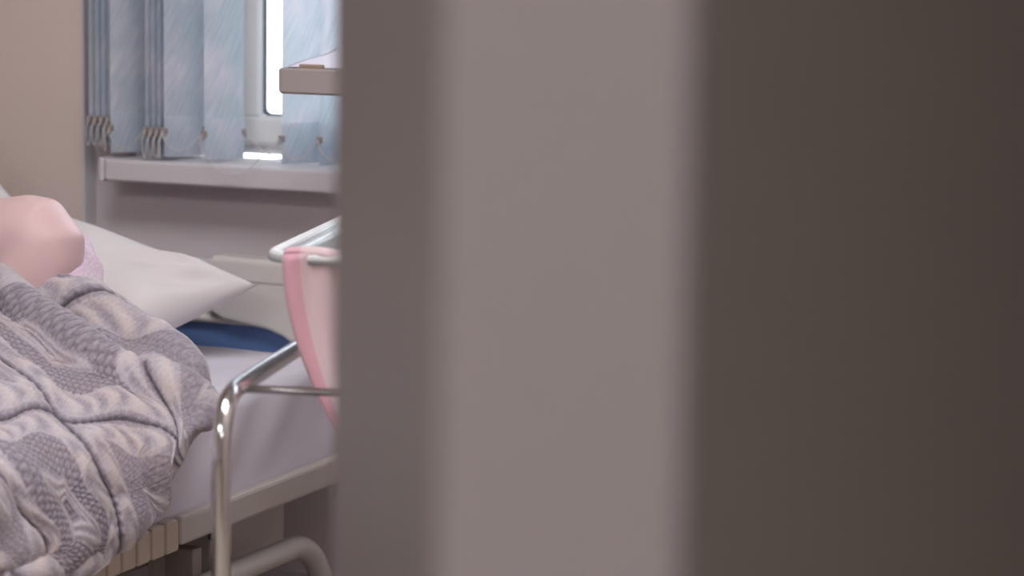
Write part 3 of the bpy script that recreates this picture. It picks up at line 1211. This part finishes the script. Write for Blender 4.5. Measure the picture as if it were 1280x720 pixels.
for s in (0, 1):
    for f in (0, 1):
        p = O0 + SD * WT * s + LD * LT * f
        bm = bmesh.new()
        tube(bm, [p + SD * -.012 + Vector((0, 0, .04)), p + SD * .012 + Vector((0, 0, .04))], .04, 18)
        tube(bm, [p + Vector((0, 0, .06)), p + Vector((0, 0, .135))], .009, 10)
        link('caster', bm, MT['black'], bt)

# clear tub
tubO = Vector((-1.729, 3.145, .008)) + SD * -.002
def tub_mesh():
    rings = []
    def rr(inset, z, rad, n=6, L=.66, W=.40):
        a = []
        x0, x1, y0, y1 = inset, W - inset, inset, L - inset
        for cx, cy, a0 in ((x1 - rad, y1 - rad, 0), (x0 + rad, y1 - rad, 90), (x0 + rad, y0 + rad, 180), (x1 - rad, y0 + rad, 270)):
            for k in range(n + 1):
                t = radians(a0 + 90 * k / n)
                p = tubO + SD * (cx + rad * cos(t)) + LD * (cy + rad * sin(t))
                a.append((p.x, p.y, z + .008))
        return a
    prof = [(.10, .7215, .04), (.055, .7215, .055), (.042, .735, .06), (.012, .842, .055), (-.012, .846, .06), (-.015, .850, .06), (-.012, .857, .06), (.004, .859, .055),
            (.013, .854, .052), (.018, .842, .05), (.047, .738, .055), (.058, .727, .05), (.10, .727, .04)]
    bm = bmesh.new()
    prev = None
    first = None
    for ins, z, rad in prof:
        r = [bm.verts.new(p) for p in rr(ins, z, rad)]
        if prev:
            n = len(r)
            for k in range(n):
                bm.faces.new((prev[k], prev[(k + 1) % n], r[(k + 1) % n], r[k]))
        else:
            first = r
        prev = r
    bm.faces.new(first[::-1])
    bm.faces.new(prev)
    return bm


o = link('bassinet_tub', tub_mesh(), MT['tub'], None, True)
rim = []
for cx, cy, a0 in ((.345, .605, 0), (.055, .605, 90), (.055, .055, 180), (.345, .055, 270)):
    for k in range(9):
        t = radians(a0 + 90 * k / 8)
        p = tubO + SD * (cx + .061 * cos(t)) + LD * (cy + .061 * sin(t))
        rim.append(Vector((p.x, p.y, .862)))
rim.append(rim[0])
bm = bmesh.new()
tube(bm, rim, .0085, 14, False)
rm = link('rim', bm, MT['rim'], None, True)
rm.parent = o
tag(o, 'clear plastic bassinet tub on the chrome trolley', 'bassinet')
# thin mattress in the tub
bm = bmesh.new()
mm = Matrix((SD, LD, Vector((0, 0, 1)))).transposed().to_4x4()
mm.translation = tubO + Vector((0, 0, .7275))
box(bm, (.075, .075, .001), (.325, .585, .03), .012, 3, mm)
tag(link('bassinet_mattress', bm, MT['sheet'], None), 'thin white baby mattress lying inside the clear tub', 'mattress')


# towel over the near-left rim
def towel():
    ns, nv = 70, 130
    s = np.linspace(0, 1, ns)
    v = np.linspace(0, 1, nv)
    Q = np.zeros((nv, ns, 3))
    band = np.zeros((nv, ns))
    W = .26
    for i, vv in enumerate(v):
        L = vv * .44
        for j, ss in enumerate(s):
            # path: inside tub, over the rim, then hanging
            if L < .09:
                k = L / .09
                out = -.075 + .065 * k
                z = .800 + .066 * k ** .8
            elif L < .13:
                k = (L - .09) / .04
                a = k * pi
                out = -.010 + .014 * (1 - cos(a)) + .004
                z = .866 + .006 * sin(a)
            else:
                k = (L - .13) / .31
                out = .022 + .010 * k
                z = .866 - .285 * k
            h = max(0, (L - .13) / .31)
            shift = .008 + .105 * h ** 1.25 - .012 * sin(h * pi)     # the hanging edge drifts to the right
            spread = 1 - .35 * h
            x = shift + ss * W * spread
            fold = (.010 + .016 * h) * sin(ss * 15 + .6) * (0.35 if L < .13 else 1) + .006 * sin(ss * 31 + 4 * h)
            p = tubO + SD * (x + .012) - LD * (out - .012 + fold * (1 if L >= .13 else .3))
            Q[i, j] = (p.x, p.y, z + .003 * sin(ss * 12) * (1 - h))
            band[i, j] = min(1, max(0, (ss - .075) / .04))
    N = normals(Q)
    e1 = Q + N * .0035
    e2 = Q - N * .0035
    e1[0], e1[-1], e1[:, 0], e1[:, -1] = Q[0], Q[-1], Q[:, 0], Q[:, -1]
    return closed_sheet('towel', e1, e2, MT['towel'], None, band, 'band')


tag(towel(), 'pink towel with darker hem draped over the clear bassinet tub', 'towel')

# ------------------------------------------------------------------ raised tray on its stand by the window
st = thing('tray_stand', (-1.68, 4.06, 0))
tag(st, 'tall stand with a beige grey lipped tray in front of the blind', 'tray')
def tray():
    bm = bmesh.new()
    x0, x1, y0, y1, z0, z1 = -2.137, -1.45, 3.90, 4.20, 1.042, 1.0865
    c = .012
    def ring(ins, z):
        a = []
        for cx, cy, a0 in ((x1 - c, y1 - c, 0), (x0 + c, y1 - c, 90), (x0 + c, y0 + c, 180), (x1 - c, y0 + c, 270)):
            for k in range(5):
                t = radians(a0 + 22.5 * k)
                a.append(bm.verts.new((cx + (c - ins) * cos(t), cy + (c - ins) * sin(t), z)))
        return a
    prof = [(.004, z0), (0, z0 + .004), (0, z1 - .003), (.003, z1), (.008, z1), (.0105, z1 - .003), (.0105, z1 - .012)]
    rs = [ring(i, z) for i, z in prof]
    n = len(rs[0])
    for a, b in zip(rs, rs[1:]):
        for k in range(n):
            bm.faces.new((a[k], a[(k + 1) % n], b[(k + 1) % n], b[k]))
    bm.faces.new(rs[0][::-1])
    bm.faces.new(rs[-1])
    return bm


link('tray_top', tray(), MT['tray'], st)
tubeo('column', [(-1.62, 4.06, .05), (-1.62, 4.06, 1.045)], .018, MT['chrome'], st, 18)
for dx, dy in ((-.2, 0), (.2, 0), (0, .12), (0, -.0)):
    if dx or dy:
        tubeo('foot', [(-1.62, 4.06, .05), (-1.62 + dx, 4.06 + dy, .05), (-1.62 + dx, 4.06 + dy, .0)], .012, MT['dark_metal'], st, 12)

# paper sheet bulging over the tray, and a tan card box
n1, n2 = 26, 22
PP = np.zeros((n1, n2, 3))
for i in range(n1):
    for j in range(n2):
        u_, v_ = i / (n1 - 1), j / (n2 - 1)
        x = -2.130 + .24 * u_
        yv = 3.922 + .20 * v_
        z = 1.0875 + .026 * v_ + .003 * sin(v_ * 7 + u_ * 5) * v_ * (1 + u_)
        PP[i, j] = (x, yv, z)
Nn = normals(PP)
e1, e2 = PP + np.array([0, 0, .0012]), PP.copy()
e1[0], e1[-1], e1[:, 0], e1[:, -1] = PP[0], PP[-1], PP[:, 0], PP[:, -1]
tag(closed_sheet('paper_sheet', e1, e2, MT['paper']), 'crumpled white paper lying on the raised tray', 'paper')
o = boxo('card_packet', (-2.100, 3.912, 1.0748), (-2.055, 3.924, 1.0935), MT['card'], None, .002)
tag(o, 'small tan card packet at the front of the raised tray', 'packet')

# ------------------------------------------------------------------ ceiling lamps, out of view; the ward pair added as fill
for nm, (x, y), lab in (('ceiling_lamp', (-1.45, 2.55), 'unseen ceiling fill lamp added between the bed and the door'),
                        ('ceiling_lamp', (-1.9, -.3), 'unseen ceiling fill lamp added at the back of the ward'),
                        ('ceiling_lamp', (.4, -1.3), 'long white ceiling lamp in the corridor')):
    t = thing(nm, (x, y, H))
    tag(t, lab, 'lamp')
    hx, hy = (.88, .43) if x < 0 else (.64, .34)
    boxo('housing', (x - hx, y - hy, 2.66), (x + hx, y + hy, H), MT['pvc'], t, .006)
    boxo('diffuser', (x - hx + .03, y - hy + .03, 2.65), (x + hx - .03, y + hy - .03, 2.662), MT['lamp'], t, .002)
